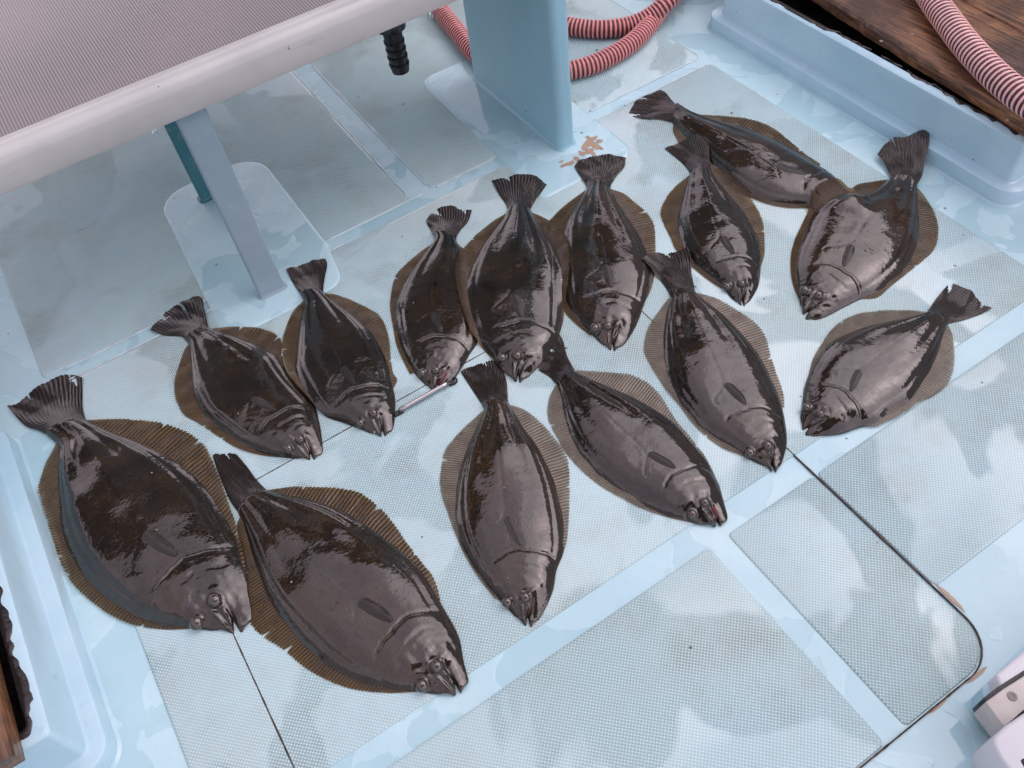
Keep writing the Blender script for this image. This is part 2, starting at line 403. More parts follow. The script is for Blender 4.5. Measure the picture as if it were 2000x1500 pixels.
# smooth raised pads the table legs are bonded to
def pad(name, pts, r):
    P = round_poly(pts, r, 8)
    return tag(slab(name, P, [(0, .0), (.004, .004), (.012, .0062)], m_deck), kind='structure')
pad('leg_pad', [(.02, 1.56), (.34, 1.56), (.366, 1.72), (.366, 2.20), (.055, 2.20)], [.05, .05, .02, .09, .09])
pad('upright_pad', [(.885, 1.50), (1.20, 1.50), (1.20, 2.2), (.90, 2.2)], [.03, .05, .05, .05])
def bead(x0, x1, y, horiz=True):
    n = 80; xs = np.linspace(x0, x1, n); wob = np.cumsum(rng.normal(size=n))*.0002; wob -= np.linspace(wob[0], wob[-1], n)
    P = np.c_[xs, np.full(n, y)+wob, np.full(n, .0010)] if horiz else np.c_[np.full(n, y)+wob, xs, np.full(n, .0010)]
    tag(tube(P, .0030, m_bead, 'glint_bead', None, 10), kind='structure')  # added glossy ridge that draws a bright glint line along panel edges
m_bead = plain('glint_bead_paint', (.52, .66, .71), .05, bump=.002, bscale=30)
bead(-.33, .66, 1.7335); bead(.70, .88, 1.7335); bead(1.21, 1.60, 1.7335); bead(-.33, .40, 1.6915); bead(1.30, 1.60, 1.6915)
bead(1.76, 2.6, .6195, False); bead(1.76, 2.5, .6815, False)
# primer showing where the paint has flaked
def flake(name, cx_, cy_, r, z, seed, stretch=(1, 1), mat=None):
    rg = np.random.default_rng(seed); n = 260; a = np.linspace(0, 2*np.pi, n, endpoint=False)
    rad = 1+sum(rg.uniform(.05, .30)/k**.6*np.cos(k*a*1.0+rg.uniform(0, 6)) for k in range(1, 70))*.42
    rad = np.clip(rad, .25, 3)
    P = np.stack([cx_+r*stretch[0]*rad*np.cos(a), cy_+r*stretch[1]*rad*np.sin(a)], 1)
    V = [(cx_, cy_, z)]+[(p[0], p[1], z) for p in P]; F = [(0, 1+i, 1+(i+1) % n) for i in range(n)]
    return tag(mesh(name, V, F, mat or m_primer), kind='structure')
def flakes(pts, z):
    """one ragged patch of bare primer: many overlapping chips in one mesh"""
    V = []; F = []; rg = np.random.default_rng(12)
    for q, (x, y, r) in enumerate(pts):
        c_ = at(x, y, z); n = 60; a = np.linspace(0, 2*np.pi, n, endpoint=False)
        rad = np.clip(1+sum(rg.uniform(.05, .4)/k**.5*np.cos(k*a+rg.uniform(0, 6)) for k in range(1, 25))*.45, .15, 2.2)
        st = rg.uniform(.7, 1.5); o = len(V); zz = z+q*.00004
        V += [(c_[0], c_[1], zz)]+[(c_[0]+r*st*rr*math.cos(t_), c_[1]+r/st*rr*math.sin(t_), zz) for rr, t_ in zip(rad, a)]
        F += [(o, o+1+i, o+1+(i+1) % n) for i in range(n)]
    return tag(mesh('bare_primer_patch', V, F, m_primer), kind='structure')
flakes([(1148, 282, .014), (1156, 272, .012), (1163, 285, .015), (1150, 296, .012), (1136, 300, .010), (1126, 310, .009), (1115, 318, .010), (1103, 322, .009), (1137, 314, .008), (1170, 276, .009), (1158, 300, .008), (1096, 316, .005), (1142, 290, .009), (1148, 268, .006), (1130, 320, .006), (1175, 290, .005)], .0066)

# hatch cover seam: the gap's darkness laid on as a raised dark strip
H = round_poly([(-.232, .073), (.853, .073), (.853, 1.160), (-.232, 1.160)], [.03, .075, .03, .03], 10)
Hd = []
for i in range(len(H)):
    a, b = H[i], H[(i+1) % len(H)]; k = max(1, int(np.linalg.norm(b-a)/.006))
    for j in range(k): Hd.append(a+(b-a)*j/k)
Hd = np.array(Hd); n = len(Hd); wv = .0010+.0008*np.abs(np.convolve(rng.normal(size=n), np.ones(5)/5, 'same'))
seamV = []
for s_, z_ in ((-1, .0005), (-1, .0038), (1, .0038), (1, .0005)):
    d = np.roll(Hd, -1, 0)-np.roll(Hd, 1, 0); nn = np.stack([-d[:, 1], d[:, 0]], 1); nn /= np.linalg.norm(nn, axis=1)[:, None]
    q = Hd+nn*(wv*s_)[:, None]; seamV.append(np.c_[q, np.full(n, z_)])
F = []
for k in range(3):
    for i in range(n): F.append((k*n+i, k*n+(i+1) % n, (k+1)*n+(i+1) % n, (k+1)*n+i))
tag(mesh('hatch_seam', np.vstack(seamV), F, m_seam, smooth=False), kind='structure')
for (x, y, r, s, st) in ((.862, .185, .0045, 21, (.8, 7)), (.79, .0700, .0040, 22, (5.5, .8)), (.70, .0705, .0030, 23, (6.5, .8))):
    flake('bare_primer_patch', x, y, r, .0012, s, st)

# ------------------------------------------------------------------ coamings of the two fish holds
def coaming(name, side, label, cat):
    root = empty(name, (0, 0, 0), label, cat)
    if side > 0: x0, x1, y0, y1, X = 1.728, 3.5, .765, 1.86, 1
    else: x0, x1, y0, y1, X = -2.4, -.476, .762, 1.62, -1
    P = round_poly(rect(x0, x1, y0, y1), .05, 8)
    RP = lambda d: round_poly(rect(x0+d, x1-d, y0+d, y1-d), max(.05-d, .010), 8)
    z1 = .042; wi = .036; zt = .148
    lay = [(-.006, .0), (.0, .004), (.002, z1-.008), (.004, z1-.002), (.009, z1), (.028, z1+.0005), (wi-.002, z1+.003), (wi, z1+.009), (wi+.004, zt-.012), (wi+.007, zt-.003), (wi+.013, zt), (wi+.030, zt), (wi+.036, zt-.006), (wi+.038, .06)]
    o = slab('coaming_rim', P, lay, m_coam, root, cap=False)
    o.data.vertices.foreach_set('co', np.vstack([np.c_[RP(d), np.full(len(P), z)] for d, z in lay]).astype(np.float32).ravel()); o.data.update()
    Q = RP(wi+.037)
    s = slab('hold_dark_sheet', Q, [(0, .06), (0, .061)], m_tar, root)  # flat black sheet across the hold standing for its dark interior
    # black sealant worn away in ragged patches along the inner lip
    n = 900; a = RP(wi+.024); b = RP(wi+.0385)
    cl = np.vstack([a, a[:1]]); cl2 = np.vstack([b, b[:1]])
    sl = np.r_[0, np.cumsum(np.linalg.norm(np.diff(cl, axis=0), axis=1))]; u = np.linspace(0, sl[-1], n)
    ia = np.stack([np.interp(u, sl, cl[:, k]) for k in range(2)], 1); ib = np.stack([np.interp(u, sl, cl2[:, k]) for k in range(2)], 1)
    rg = np.random.default_rng(5 if side > 0 else 6)
    nzv = np.convolve(rg.normal(size=n+60), np.hanning(31)/6, 'same')[30:-30]+.8*np.convolve(rg.normal(size=n+60), np.hanning(7)/3, 'same')[30:-30]
    wd = np.clip(.5+.75*nzv+(.5 if side < 0 else 0.35), 0, 1.5)
    V = []; F = []
    for i in range(n):
        q = ib[i]+(ia[i]-ib[i])*wd[i]
        V += [(*q, zt+.0006), (*(q*.6+ib[i]*.4), zt+.0035), (*ib[i], zt-.002), (*ib[i], .062)]
    for i in range(n-1):
        if wd[i] < .12: continue
        for k in range(3): F.append((i*4+k, (i+1)*4+k, (i+1)*4+k+1, i*4+k+1))
    mesh('sealant_bead', V, F, m_tar, root)
    return root
coaming('hold_coaming', 1, 'light blue stepped hatch coaming on the right with planks laid over it', 'hatch coaming')
coaming('hold_coaming', -1, 'light blue stepped hatch coaming along the left edge below the big fish', 'hatch coaming')

def plank(x0, x1, y0, y1, z0, rot, label, group, jag=0, piv=None):
    """one board; rotated about its near left corner"""
    t = .034; n = 60; V = []; F = []
    ys = np.linspace(y0, y1, n); rg = np.random.default_rng(int(abs(x0*1000)))
    e0 = x0+jag*np.convolve(rg.normal(size=n), np.ones(4)/4, 'same'); ca, sa = math.cos(rot), math.sin(rot)
    prof = [(0, 0.0), (0, t-.006), (.006, t), (None, t), (None, t-.004), (None, 0.0)]
    for i in range(n):
        ring = [(e0[i], 0), (e0[i]+rg.normal()*jag*.3, t-.007), (e0[i]+.005, t), (x1-.003, t), (x1, t-.004), (x1, 0)]
        for (x, z) in ring:
            px_, py_ = x-x0, ys[i]-y0; V.append((piv[0]+px_*ca-py_*sa, piv[1]+px_*sa+py_*ca, z0+z))
    F = grid_faces(n, 6, closed=True)+[tuple(range(6))[::-1], tuple((n-1)*6+k for k in range(6))]
    o = mesh('plank', V, F, m_wood, smooth=False); return tag(o, label, 'plank', group)
RB = -math.atan2(.063, .735)
rot = RB
dirx = np.array([math.cos(rot), math.sin(rot)])
piv0 = np.array([1.790, .800])
labs = ['brown wet plank nearest the right coaming with a dark rotten edge', 'brown plank under the pink hose, second from the coaming', 'dark weathered plank at the top right corner beyond the hose', 'outermost dark plank at the far top right']
xx = 0
for i, wdt in enumerate((.262, .235, .23, .24)):
    pv = piv0+dirx*xx
    plank(pv[0], pv[0]+wdt, pv[1], pv[1]+1.25, .150, rot, labs[i], 'planks laid over the right hold', jag=.0035 if i == 0 else .0006, piv=pv)
    xx += wdt+.0022
def nail(px_, py_):
    p = at(px_, py_, .1845)
    V = []; n = 10
    for k in range(n): V.append((p[0]+.0048*math.cos(k*2*math.pi/n), p[1]+.0048*math.sin(k*2*math.pi/n), p[2]-.0003))
    for k in range(n): V.append((p[0]+.0030*math.cos(k*2*math.pi/n), p[1]+.0030*math.sin(k*2*math.pi/n), p[2]+.0012))
    return V
for (x, y), lb in zip(((1721, 80), (1782, 66), (1968, 234)), ('bright nail head in the nearest right plank, left of the other nail', 'dull nail head in the right planks closest to the hose', 'nail head near the lower end of the nearest right plank')):
    V = nail(x, y); F = [tuple(range(10, 20))]+[(k, (k+1) % 10, 10+(k+1) % 10, 10+k) for k in range(10)]
    tag(mesh('nail', V, F, m_screw), lb, 'nail', 'nails in the right planks')
pl = plank(-.84, -.562, .80, 1.95, .150, 0, 'orange brown plank end at the lower left corner over the hold', None, jag=0, piv=np.array([-.84, .785]))

# ------------------------------------------------------------------ work table with its legs and drain
tb = empty('work_table', (.3, 2.2, 0), 'white moulded work table with ribbed top at the upper left', 'table')
x0, x1, y0, y1 = -.42, 1.030, 1.626, 2.60
P = round_poly(rect(x0, x1, y0, y1), .03, 6)
zb, zt = .530, .606
lay = [(.040, zb+.004), (.006, zb), (.001, zb+.003), (0, zb+.008), (.004, zt-.024), (.007, zt-.014), (.013, zt-.005), (.022, zt-.001), (.030, zt), (.044, zt-.001), (.048, zt-.006), (.055, zt-.009), (.095, zt-.0095)]
RT = lambda d: round_poly(rect(x0+d, x1-d, y0+d, y1-d), max(.03-d, .008), 6)
o = slab('table_rim', P, lay, m_table, cap=False); o.data.vertices.foreach_set('co', np.vstack([np.c_[RT(d), np.full(len(P), z)] for d, z in lay]).astype(np.float32).ravel()); o.data.update(); reloc(o, tb)
reloc(slab('table_top', RT(.072), [(0, zt-.0096), (.003, zt-.0083)], m_tabtop), tb)
reloc(slab('table_underside', P, [(.012, zb+.0045), (.012, zb+.0047)], m_table), tb)
def upright(name, xa, xb, ya, yb, z1, r, mat):
    P = round_poly(rect(xa, xb, ya, yb), r, 6)
    fl = [(-.008, .006), (-.004, .0075), (-.0015, .010), (0, .015)]
    return slab(name, P, fl+[(0, z1)], mat)
# front post: flat on its left edge, rolled on its right
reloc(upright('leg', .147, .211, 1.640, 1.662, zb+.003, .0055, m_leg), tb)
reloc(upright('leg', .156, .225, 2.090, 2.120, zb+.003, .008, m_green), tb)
o = upright('support_upright', 1.036, 1.090, 1.632, 2.100, 1.15, .02, m_up); tag(o, 'tall light blue painted plate standing on the deck beside the table end', 'upright')

def lathe(name, prof, cx_, cy_, mat, parent=None, n=28):
    V = []; 
    for (r, z) in prof:
        for k in range(n): V.append((cx_+r*math.cos(2*math.pi*k/n), cy_+r*math.sin(2*math.pi*k/n), z))
    F = grid_faces(len(prof), n, closed=True)+[tuple((len(prof)-1)*n+k for k in range(n))]
    o = mesh(name, V, F, mat, smooth=True); flat_normals(o, 40)
    if parent: reloc(o, parent)
    return o
dr = empty('drain_fitting', (.684, 1.762, .34), 'black plastic drain hose barb hanging under the table edge', 'drain fitting')
lathe('flange', [(.044, .531), (.045, .49), (.043, .478), (.036, .470), (.034, .455), (.030, .453)], .684, 1.762, m_black, dr)
bp = [(.0225, .456), (.0225, .425)]
for i in range(4):
    z = .425-.019*i; bp += [(.0245, z), (.0245, z-.004), (.0215, z-.017)]
bp += [(.021, .345), (.017, .343), (.0165, .36), (.002, .361)]
lathe('hose_barb', bp, .684, 1.762, m_black, dr)
# water drops hanging from the table edge
for (px_, py_, lb) in ((303, 258, 'water drop hanging under the table edge left of the leg'), (842, 28, 'water drop under the table edge right of the drain fitting')):
    p = at(px_, py_, .524); pr = [(.0015, .532), (.0035, .529), (.0055, .524), (.006, .519), (.0045, .515), (.0015, .5135)]
    mw = bpy.data.materials.get('water_drop')
    if not mw:
        mw_ = M_('water_drop').set(Base_Color=(1, 1, 1, 1), Roughness=0.0, IOR=1.33, Transmission_Weight=1.0)
    o = lathe('water_drop', pr, p[0], p[1]+.004, mw_, None, 12); tag(o, lb, 'water drop')

# ------------------------------------------------------------------ hoses
def ribbed(name, pts, r, pitch, mat, label, group=None):
    P = spline(pts, 60); L = np.linalg.norm(np.diff(P, axis=0), axis=1).sum(); N = int(L/pitch*8)
    P = spline(pts, N); s = np.linspace(0, L, N)
    f = (s/pitch) % 1; rad = r*(1+.075*np.clip(np.cos((f-.5)*2*np.pi)*1.6, -.6, 1))
    return tag(tube(P, r, mat, name, None, 20, 1/pitch, True, rad), label, 'hose', group)
hz = .031
def hp(l, z=hz): return [at(x, y, z) for x, y in l]
pts = [at(800, -120, hz), at(835, -30, hz), at(862, 22, hz), at(890, 58, hz), at(920, 96, hz), at(965, 128, hz), at(1040, 146, hz), at(1110, 138, hz), at(1152, 128, hz), at(1196, 108, hz), at(1236, 82, hz), at(1268, 48, hz), at(1296, 8, hz), at(1312, -40, hz), at(1300, -110, hz)]
ribbed('suction_hose', pts, .0265, .0125, m_hose, 'red ribbed suction hose curving behind the upright, lower loop', 'red suction hoses by the upright')
pts = [at(1030, 20, hz), at(1085, 45, hz), at(1135, 55, hz), at(1190, 56, hz), at(1235, 48, hz), at(1272, 30, .045), at(1304, 2, .07), at(1330, -32, .08), at(1350, -90, .07), at(1340, -160, .04)]
ribbed('suction_hose', pts, .0265, .0125, m_hose, 'red ribbed suction hose running straight behind the upright, upper loop', 'red suction hoses by the upright')
h2 = .184+.033
pts = [at(1770, -80, h2), at(1822, 0, h2), at(1852, 42, h2), at(1884, 84, h2), at(1918, 122, h2), at(1952, 155, h2), at(1995, 190, h2), at(2060, 235, h2), at(2130, 300, h2)]
ribbed('bilge_hose', pts, .031, .0138, m_hose2, 'pink ribbed hose lying across the planks at the upper right')

# ------------------------------------------------------------------ hatch lift bar
hb = empty('hatch_handle', (.32, 1.128, 0), 'polished steel lift bar set in the hatch between two fish', 'handle')
for nm, mat, pth, r in (('grip_bar', m_steel, [(.262, 1.128, .013), (.388, 1.128, .013)], .0052),
                    ('bar_socket', m_black, [(.249, 1.128, .0045), (.262, 1.128, .0048), (.263, 1.122, .0048)], .0062),
                    ('bar_socket', m_black, [(.387, 1.128, .0048), (.402, 1.128, .0048), (.404, 1.136, .0045)], .0062)):
    reloc(tube(spline(pth, 12) if len(pth) > 2 else spline(pth, 8), r, mat, nm, None, 14), hb)

# ------------------------------------------------------------------ equipment box at the lower right
def polyz(l, z): return np.array([at(x, y, z)[:2] for x, y in l])
def ccw(P):
    a = sum(P[i][0]*P[(i+1) % len(P)][1]-P[(i+1) % len(P)][0]*P[i][1] for i in range(len(P))); return P if a > 0 else P[::-1]
bx = empty('equipment_box', tuple(at(2000, 1400, 0)), 'white plastic equipment case with black gasket and screw at the lower right corner', 'case')
def part(nm, l, z0, z1, r, mat):
    P = round_poly([tuple(p) for p in ccw(polyz(l, z1))], r, 6)
    k = min(.006, r if not hasattr(r, '__len__') else max(r))
    o = slab(nm, P, [(0, z0), (0, z1-k), (k*.3, z1-k*.3), (k, z1)], mat); flat_normals(o, 50); reloc(o, bx); return o
part('case_foot', [(1918, 1343), (1945, 1318), (2000, 1262), (2200, 1085), (2240, 1150), (2100, 1270), (1925, 1372)], 0, .05, .003, m_coam)
part('case_lid', [(1945, 1317), (2000, 1271), (2200, 1100), (2260, 1170), (2000, 1362), (1958, 1352)], .03, .085, .005, m_white)
part('gasket', [(1922, 1362), (1948, 1342), (2000, 1309), (2230, 1130), (2260, 1180), (2000, 1330), (1928, 1374)], .03, .0865, .001, m_black)
part('flange', [(1925, 1371), (1960, 1345), (2000, 1320), (2260, 1140), (2320, 1230), (2000, 1386), (1962, 1420)], .03, .0885, .002, m_beige)
part('case_body', [(1936, 1445), (1962, 1418), (2000, 1392), (2320, 1190), (2500, 1500), (2150, 1750), (1990, 1525), (1955, 1482)], .0, .10, .018, m_white)
part('port', [(1988, 1482), (2005, 1474), (2030, 1470), (2040, 1500), (2005, 1512)], .09, .1015, .006, m_black)
p = at(1977, 1360, .0887); o = lathe('screw', [(.0078, .0882), (.0072, .0895), (.004, .0898), (.0036, .0888), (.0005, .0888)], p[0], p[1], m_screw, bx, 16)

# ------------------------------------------------------------------ flounders
GX0, GY0, GS = -.8, -.1, .005
GW, GH = 600, 500
HM = np.zeros((GH, GW))
# coamings count as ground to drape over
gx = GX0+np.arange(GW)*GS; gy = GY0+np.arange(GH)*GS
ramp = .052*np.clip((gx-1.62)/.13, 0, 1)**1.3
HM[(gy > .74) & (gy < 1.84)] = ramp[None, :]
HM[np.ix_((gy > .78) & (gy < 1.62), gx < -.482)] = .042
HM[np.ix_((gy > 1.555) & (gy < 2.2), (gx > .015) & (gx < .37))] = .0035
HM[np.ix_((gy > 1.495) & (gy < 2.2), (gx > .88) & (gx < 1.205))] = .0035
def blur(Z, k):
    ker = np.hanning(2*k+3)[1:-1]; ker /= ker.sum()
    Z = np.apply_along_axis(lambda v: np.convolve(np.pad(v, k, mode='edge'), ker, 'valid'), 0, Z)
    return np.apply_along_axis(lambda v: np.convolve(np.pad(v, k, mode='edge'), ker, 'valid'), 1, Z)
def dil(Z, k):
    for _ in range(k):
        Q = Z.copy()
        for dx, dy in ((1, 0), (-1, 0), (0, 1), (0, -1)): Q = np.maximum(Q, np.roll(np.roll(Z, dx, 1), dy, 0))
        Z = Q
    return Z
def samp(Z, X, Y):
    x = np.clip((np.asarray(X)-GX0)/GS, 0, GW-1.001); y = np.clip((np.asarray(Y)-GY0)/GS, 0, GH-1.001)
    i = x.astype(int); j = y.astype(int); a = x-i; b = y-j
    return Z[j, i]*(1-a)*(1-b)+Z[j, i+1]*a*(1-b)+Z[j+1, i]*(1-a)*b+Z[j+1, i+1]*a*b
G = lambda d, w_: np.exp(-(d/w_)**2)
sm = lambda x: np.clip(x, 0, 1)**2*(3-2*np.clip(x, 0, 1))

def flounder(spec, label):
    global HM
    x0, y0, sc_ = spec['o']; rg = np.random.default_rng(spec.get('seed', 1))
    Df = blur(dil(HM, 2), 2); Db = blur(dil(HM, 1), 5)
    def up(l, z=.006):
        out = []
        for (a, b) in l:
            px_, py_ = x0+a/sc_, y0+b/sc_; zz = z+PT
            for _ in range(4): q = at(px_, py_, zz); zz = z+PT+float(samp(Df, q[0], q[1]))
            out.append(q[:2])
        return np.array(out)
    NT, NS = 190, 73
    Lc = spline(up(spec['L']), NT); Rc = spline(up(spec['R']), NT)
    t = np.linspace(0, 1, NT)[:, None]; s = np.sin(np.linspace(-1, 1, NS)*math.pi/2)[None, :]*.6+np.linspace(-1, 1, NS)[None, :]*.4
    hw = np.linalg.norm(Rc-Lc, axis=1)/2; C = (Lc+Rc)/2
    LEN = np.linalg.norm(np.diff(C, axis=0), axis=1).sum(); q = LEN/.7
    P = C[:, None, :]+(Rc-Lc)[:, None, :]/2*s[:, :, None]
    ax = np.gradient(C, axis=0); ax /= np.linalg.norm(ax, axis=1)[:, None]
    # gape: notch between the jaws, rounded jaw tips
    s0 = spec.get('gape', .1)
    sh = .034*LEN*G(s-s0, .20)*np.clip(1-t/.10, 0, 1)**1.5+.022*LEN*np.abs(s)**5*np.clip(1-t/.05, 0, 1)**2
    P = P+ax[0][None, None, :]*sh[:, :, None]
    hwS = np.convolve(np.pad(hw, 12, mode='edge'), np.ones(25)/25, 'valid')
    T = .165*hwS+.013*np.tanh(hwS/.02)
    T = T*(.30+.70*sm((t[:, 0]+.02)/.20)); T = T[:, None]
    ab = np.abs(s); expo = 2.5+.7*np.sin(np.pi*np.clip(t, 0, 1))
    prof = np.clip(1-ab**expo, 0, 1)**.92
    h = T*prof
    v = s*hw[:, None]/LEN; u = t
    # gill cover, preopercle, gill slit
    body = sm((.97-ab)/.2)
    r1 = np.hypot(u-.105, (v-.02)*1.0)
    r1 = r1+.0035*np.sin(v*50+rg.uniform(0, 6))+.0015*np.sin(v*130+u*90+rg.uniform(0, 6)); ang = sm((u-.13)/.05)
    h += q*.0028*(1/(1+np.exp((r1-.185)/.0040))-.5)*ang*body*sm((s+.6)/.35)
    h -= q*.0025*G(r1-.192, .0050)*ang*body*sm((s+.65)/.3)
    h -= q*.0013*G(r1-.128, .006)*ang*body*sm((s+.2)/.3)*sm((.75-s)/.3)
    h += q*.0009*G(r1-.142, .012)*ang*body*sm((s+.2)/.3)*sm((.75-s)/.3)
    # mouth slit and upper jaw bone
    sl = s0+.32*np.clip(t/.13, 0, 1.3)
    mm_ = sm((.15-t)/.04)
    h -= q*(.0075*np.clip(1-t/.10, 0, 1)+.0022)*G(s-sl, .085)*mm_
    h += q*.0028*G(s-sl+.17, .11)*mm_*sm(t/.03)
    h += q*.0040*G(t-.125, .020)*G(s-sl+.02, .14)
    h -= q*.0022*G(s-sl+.34, .05)*mm_
    h += q*.0022*G(s-sl+.50, .08)*mm_*sm(t/.04)
    # lateral line and muscle ridges
    lat = -.04-.42*G(t-.355, .055)
    h -= q*.0010*G(s-lat, .028)*sm((t-.31)/.03)*body
    tail = sm((t-.45)/.4)
    h += T*(.14*G(s, .22)-.11*G(ab-.46, .12)+.05*G(ab-.72, .1))*tail
    h -= q*.0018*G(ab-.80, .045)*sm((t-.2)/.15)*sm((.97-t)/.1)
    # irregular flesh
    X = P[:, :, 0]; Y = P[:, :, 1]
    for k in range(26):
        wl = rg.uniform(.028, .16); th = rg.uniform(0, 6.28); h += prof*.0026*wl*q*np.sin((X*math.cos(th)+Y*math.sin(th))*2*np.pi/wl+rg.uniform(0, 6.3))
    hd = G(t-.10, .11)
    for k in range(14):
        wl = rg.uniform(.014, .045)*q; th = rg.uniform(0, 6.28); h += hd*prof*.013*wl*q*np.sin((X*math.cos(th)+Y*math.sin(th))*2*np.pi/wl+rg.uniform(0, 6.3))
    # eye sockets
    eyes = []
    for (ex, ey) in spec['eyes']:
        e = at(x0+ex/sc_, y0+ey/sc_, PT+.024*q)
        for _ in range(3):
            dd = (X-e[0])**2+(Y-e[1])**2; i, j = np.unravel_index(np.argmin(dd), dd.shape)
            e = at(x0+ex/sc_, y0+ey/sc_, PT+float(h[i, j])+.006*q+float(samp(Db, e[0], e[1])))
        eyes.append((e, i, j))
        rr_ = np.sqrt((X-e[0])**2+(Y-e[1])**2)
        h += q*.0060*G(rr_, .017*q)-q*.0025*G(rr_-.0165*q, .004*q)
    h += .003*G(0*t, 1)
    edge0 = np.clip(t/.02, 0, 1)**.5
    h = np.maximum(h*edge0, .0006)
    Z = PT+h+samp(Db, X, Y)*.96
    # skirt and underside
    base = (PT*.9+samp(Df, X, Y)*.9)
    V = np.dstack([X, Y, Z]).reshape(-1, 3); UV = np.dstack([np.broadcast_to(t, X.shape), np.broadcast_to((s+1)/2, X.shape)]).reshape(-1, 2)
    ring = [(0, j) for j in range(NS)]+[(i, NS-1) for i in range(1, NT)]+[(NT-1, j) for j in range(NS-2, -1, -1)]+[(i, 0) for i in range(NT-2, 0, -1)]
    nb_ = len(V); idx = [i*NS+j for i, j in ring]
    low = np.array([[X[i, j], Y[i, j], min(base[i, j], Z[i, j])-.0004] for i, j in ring]); n_ = len(ring)
    V = np.vstack([V, low]); UV = np.vstack([UV, UV[idx]])
    F = grid_faces(NT, NS)+[(idx[k], nb_+k, nb_+(k+1) % n_, idx[(k+1) % n_]) for k in range(n_)]
    loc = C[NT//2]; root = empty('flounder', (loc[0], loc[1], 0), label, 'fish', 'dark flounders laid out on the wet deck')
    reloc(mesh('body', V, F, m_skin, None, UV), root)
    # fins along both margins
    newZ = [(X.ravel(), Y.ravel(), Z.ravel())]
    for nm, line, edge, sgn, dens in (('dorsal_fin', spec['FL'], Lc, -1, 92), ('anal_fin', spec['FR'], Rc, 1, 70)):
        O = up(line, .002); nr_ = int(dens*(np.linalg.norm(np.diff(O, axis=0), axis=1).sum()/LEN)); per = 6; NC = nr_*per+1
        O = spline(O, NC)
        a = int(np.argmin(((edge-O[0])**2).sum(1))); b = int(np.argmin(((edge-O[-1])**2).sum(1))); b = max(b, a+20)
        kk = np.linspace(a, b, NC); ki = np.clip(kk.astype(int), 0, NT-2); fr = (kk-ki)[:, None]
        inn = edge[ki]*(1-fr)+edge[ki+1]*fr; cc = C[ki]*(1-fr)+C[ki+1]*fr; inn = inn+(cc-inn)*.10
        NR = 9; uu = np.linspace(0, nr_, NC); f = uu % 1; spike = 1-2*np.abs(f-.5)
        wv = .0025*np.sin(np.linspace(0, rg.uniform(8, 14), NC)+rg.uniform(0, 6))+.0012*np.sin(np.linspace(0, 40, NC))
        lift = spec.get('lift', 0)
        Vf = []; Uf = []
        # a few torn gaps and uneven spine lengths
        rl = np.repeat(rg.normal(0, .012, nr_+1), per)[:NC]
        torn = np.zeros(NC)
        for _ in range(spec.get('tears', 1)):
            c0 = rg.integers(NC//8, NC*7//8); torn += rg.uniform(.1, .4)*G(np.arange(NC)-c0, 2.0)
        reach = 1-.05*(1-spike)-np.abs(rl)-torn
        for r in range(NR):
            g_ = r/(NR-1); gg = g_*(1+(reach-1)*g_**2)
            pt = inn+(O-inn)*gg[:, None] if hasattr(gg, '__len__') else inn+(O-inn)*gg
            # rays sweep back a little
            z = PT+.0012+.010*q*(1-g_)**1.6*.5+np.abs(wv)*math.sin(g_*math.pi*.85)+.0007*spike*(1-.4*g_)+samp(Df, pt[:, 0], pt[:, 1])*(.9+.1*g_)
            Vf.append(np.c_[pt, z]); Uf.append(np.c_[uu, np.full(NC, g_)])
        Vt = np.vstack(Vf)
        reloc(mesh(nm, Vt, grid_faces(NR, NC), m_finp if spec.get('pale') else m_fin, None, np.vstack(Uf)), root)
        newZ.append((Vt[:, 0], Vt[:, 1], Vt[:, 2]))
    # tail fin (Coons patch)
    LS, TR, RS = spec['T']
    NA, NB = 18*8+1, 40
    Lp = up(LS, .004); Rp = up(RS, .004); TRp = up([LS[-1]]+TR+[RS[0]], .003)
    Lp = spline(np.vstack([Lc[-1:], Lp]), NB); Rp = spline(np.vstack([Rp, Rc[-1:]])[::-1], NB); Tp = spline(TRp, NA)
    aa = np.linspace(0, 1, NA); bb = np.linspace(0, 1, NB)
    base_ = Lc[-1]+(Rc[-1]-Lc[-1])*aa[:, None]
    f = (aa*18) % 1; spike = 1-2*np.abs(f-.5)
    bend = np.ones(NA)-.008*(1-spike)-np.abs(np.repeat(rg.normal(0, .008, 19), 8)[:NA])
    for (a0, dep, wd_) in spec.get('slits', []): bend -= dep*np.clip(1-np.abs(aa-a0)/wd_, 0, 1)**.6
    Vt = []; Ut = []
    for b in bb:
        be = b*(1-(1-bend)*b**3) if True else b
        Le = np.stack([np.interp(be, bb, Lp[:, k]) for k in range(2)], 1); Re = np.stack([np.interp(be, bb, Rp[:, k]) for k in range(2)], 1)
        lin = Le*(1-aa[:, None])+Re*aa[:, None]
        corr = (Tp-(Lp[-1]*(1-aa[:, None])+Rp[-1]*aa[:, None]))*(be**1.3)[:, None]
        pt = lin+corr
        if b == 0: pt = pt-(pt-C[-8])*.0
        dome = (1-np.abs(2*aa-1)**2.2)
        z = PT+.002+float(T[-1, 0])*1.0*dome*max(0, 1-b/.62)**1.5+.0005*spike*b**.5+.0028*np.sin(aa*9+b*4+x0)*b*b*.8+.0012*np.sin(aa*23+b*11)*b+samp(Df, pt[:, 0], pt[:, 1])*.98
        Vt.append(np.c_[pt, z]); Ut.append(np.c_[aa*18, np.full(NA, b)])
    # rows tucked into the body
    pre = []; preu = []
    for w_ in (.06, .03):
        i = int((1-w_)*(NT-1)); pt = (Lc[i]*(1-aa[:, None])+Rc[i]*aa[:, None]); pt = C[i]+(pt-C[i])*.9
        pre.append(np.c_[pt, PT+float(T[-1, 0])*.55*(1-np.abs(2*aa-1)**2.2)+samp(Db, pt[:, 0], pt[:, 1])*.9]); preu.append(np.c_[aa*18, np.zeros(NA)])
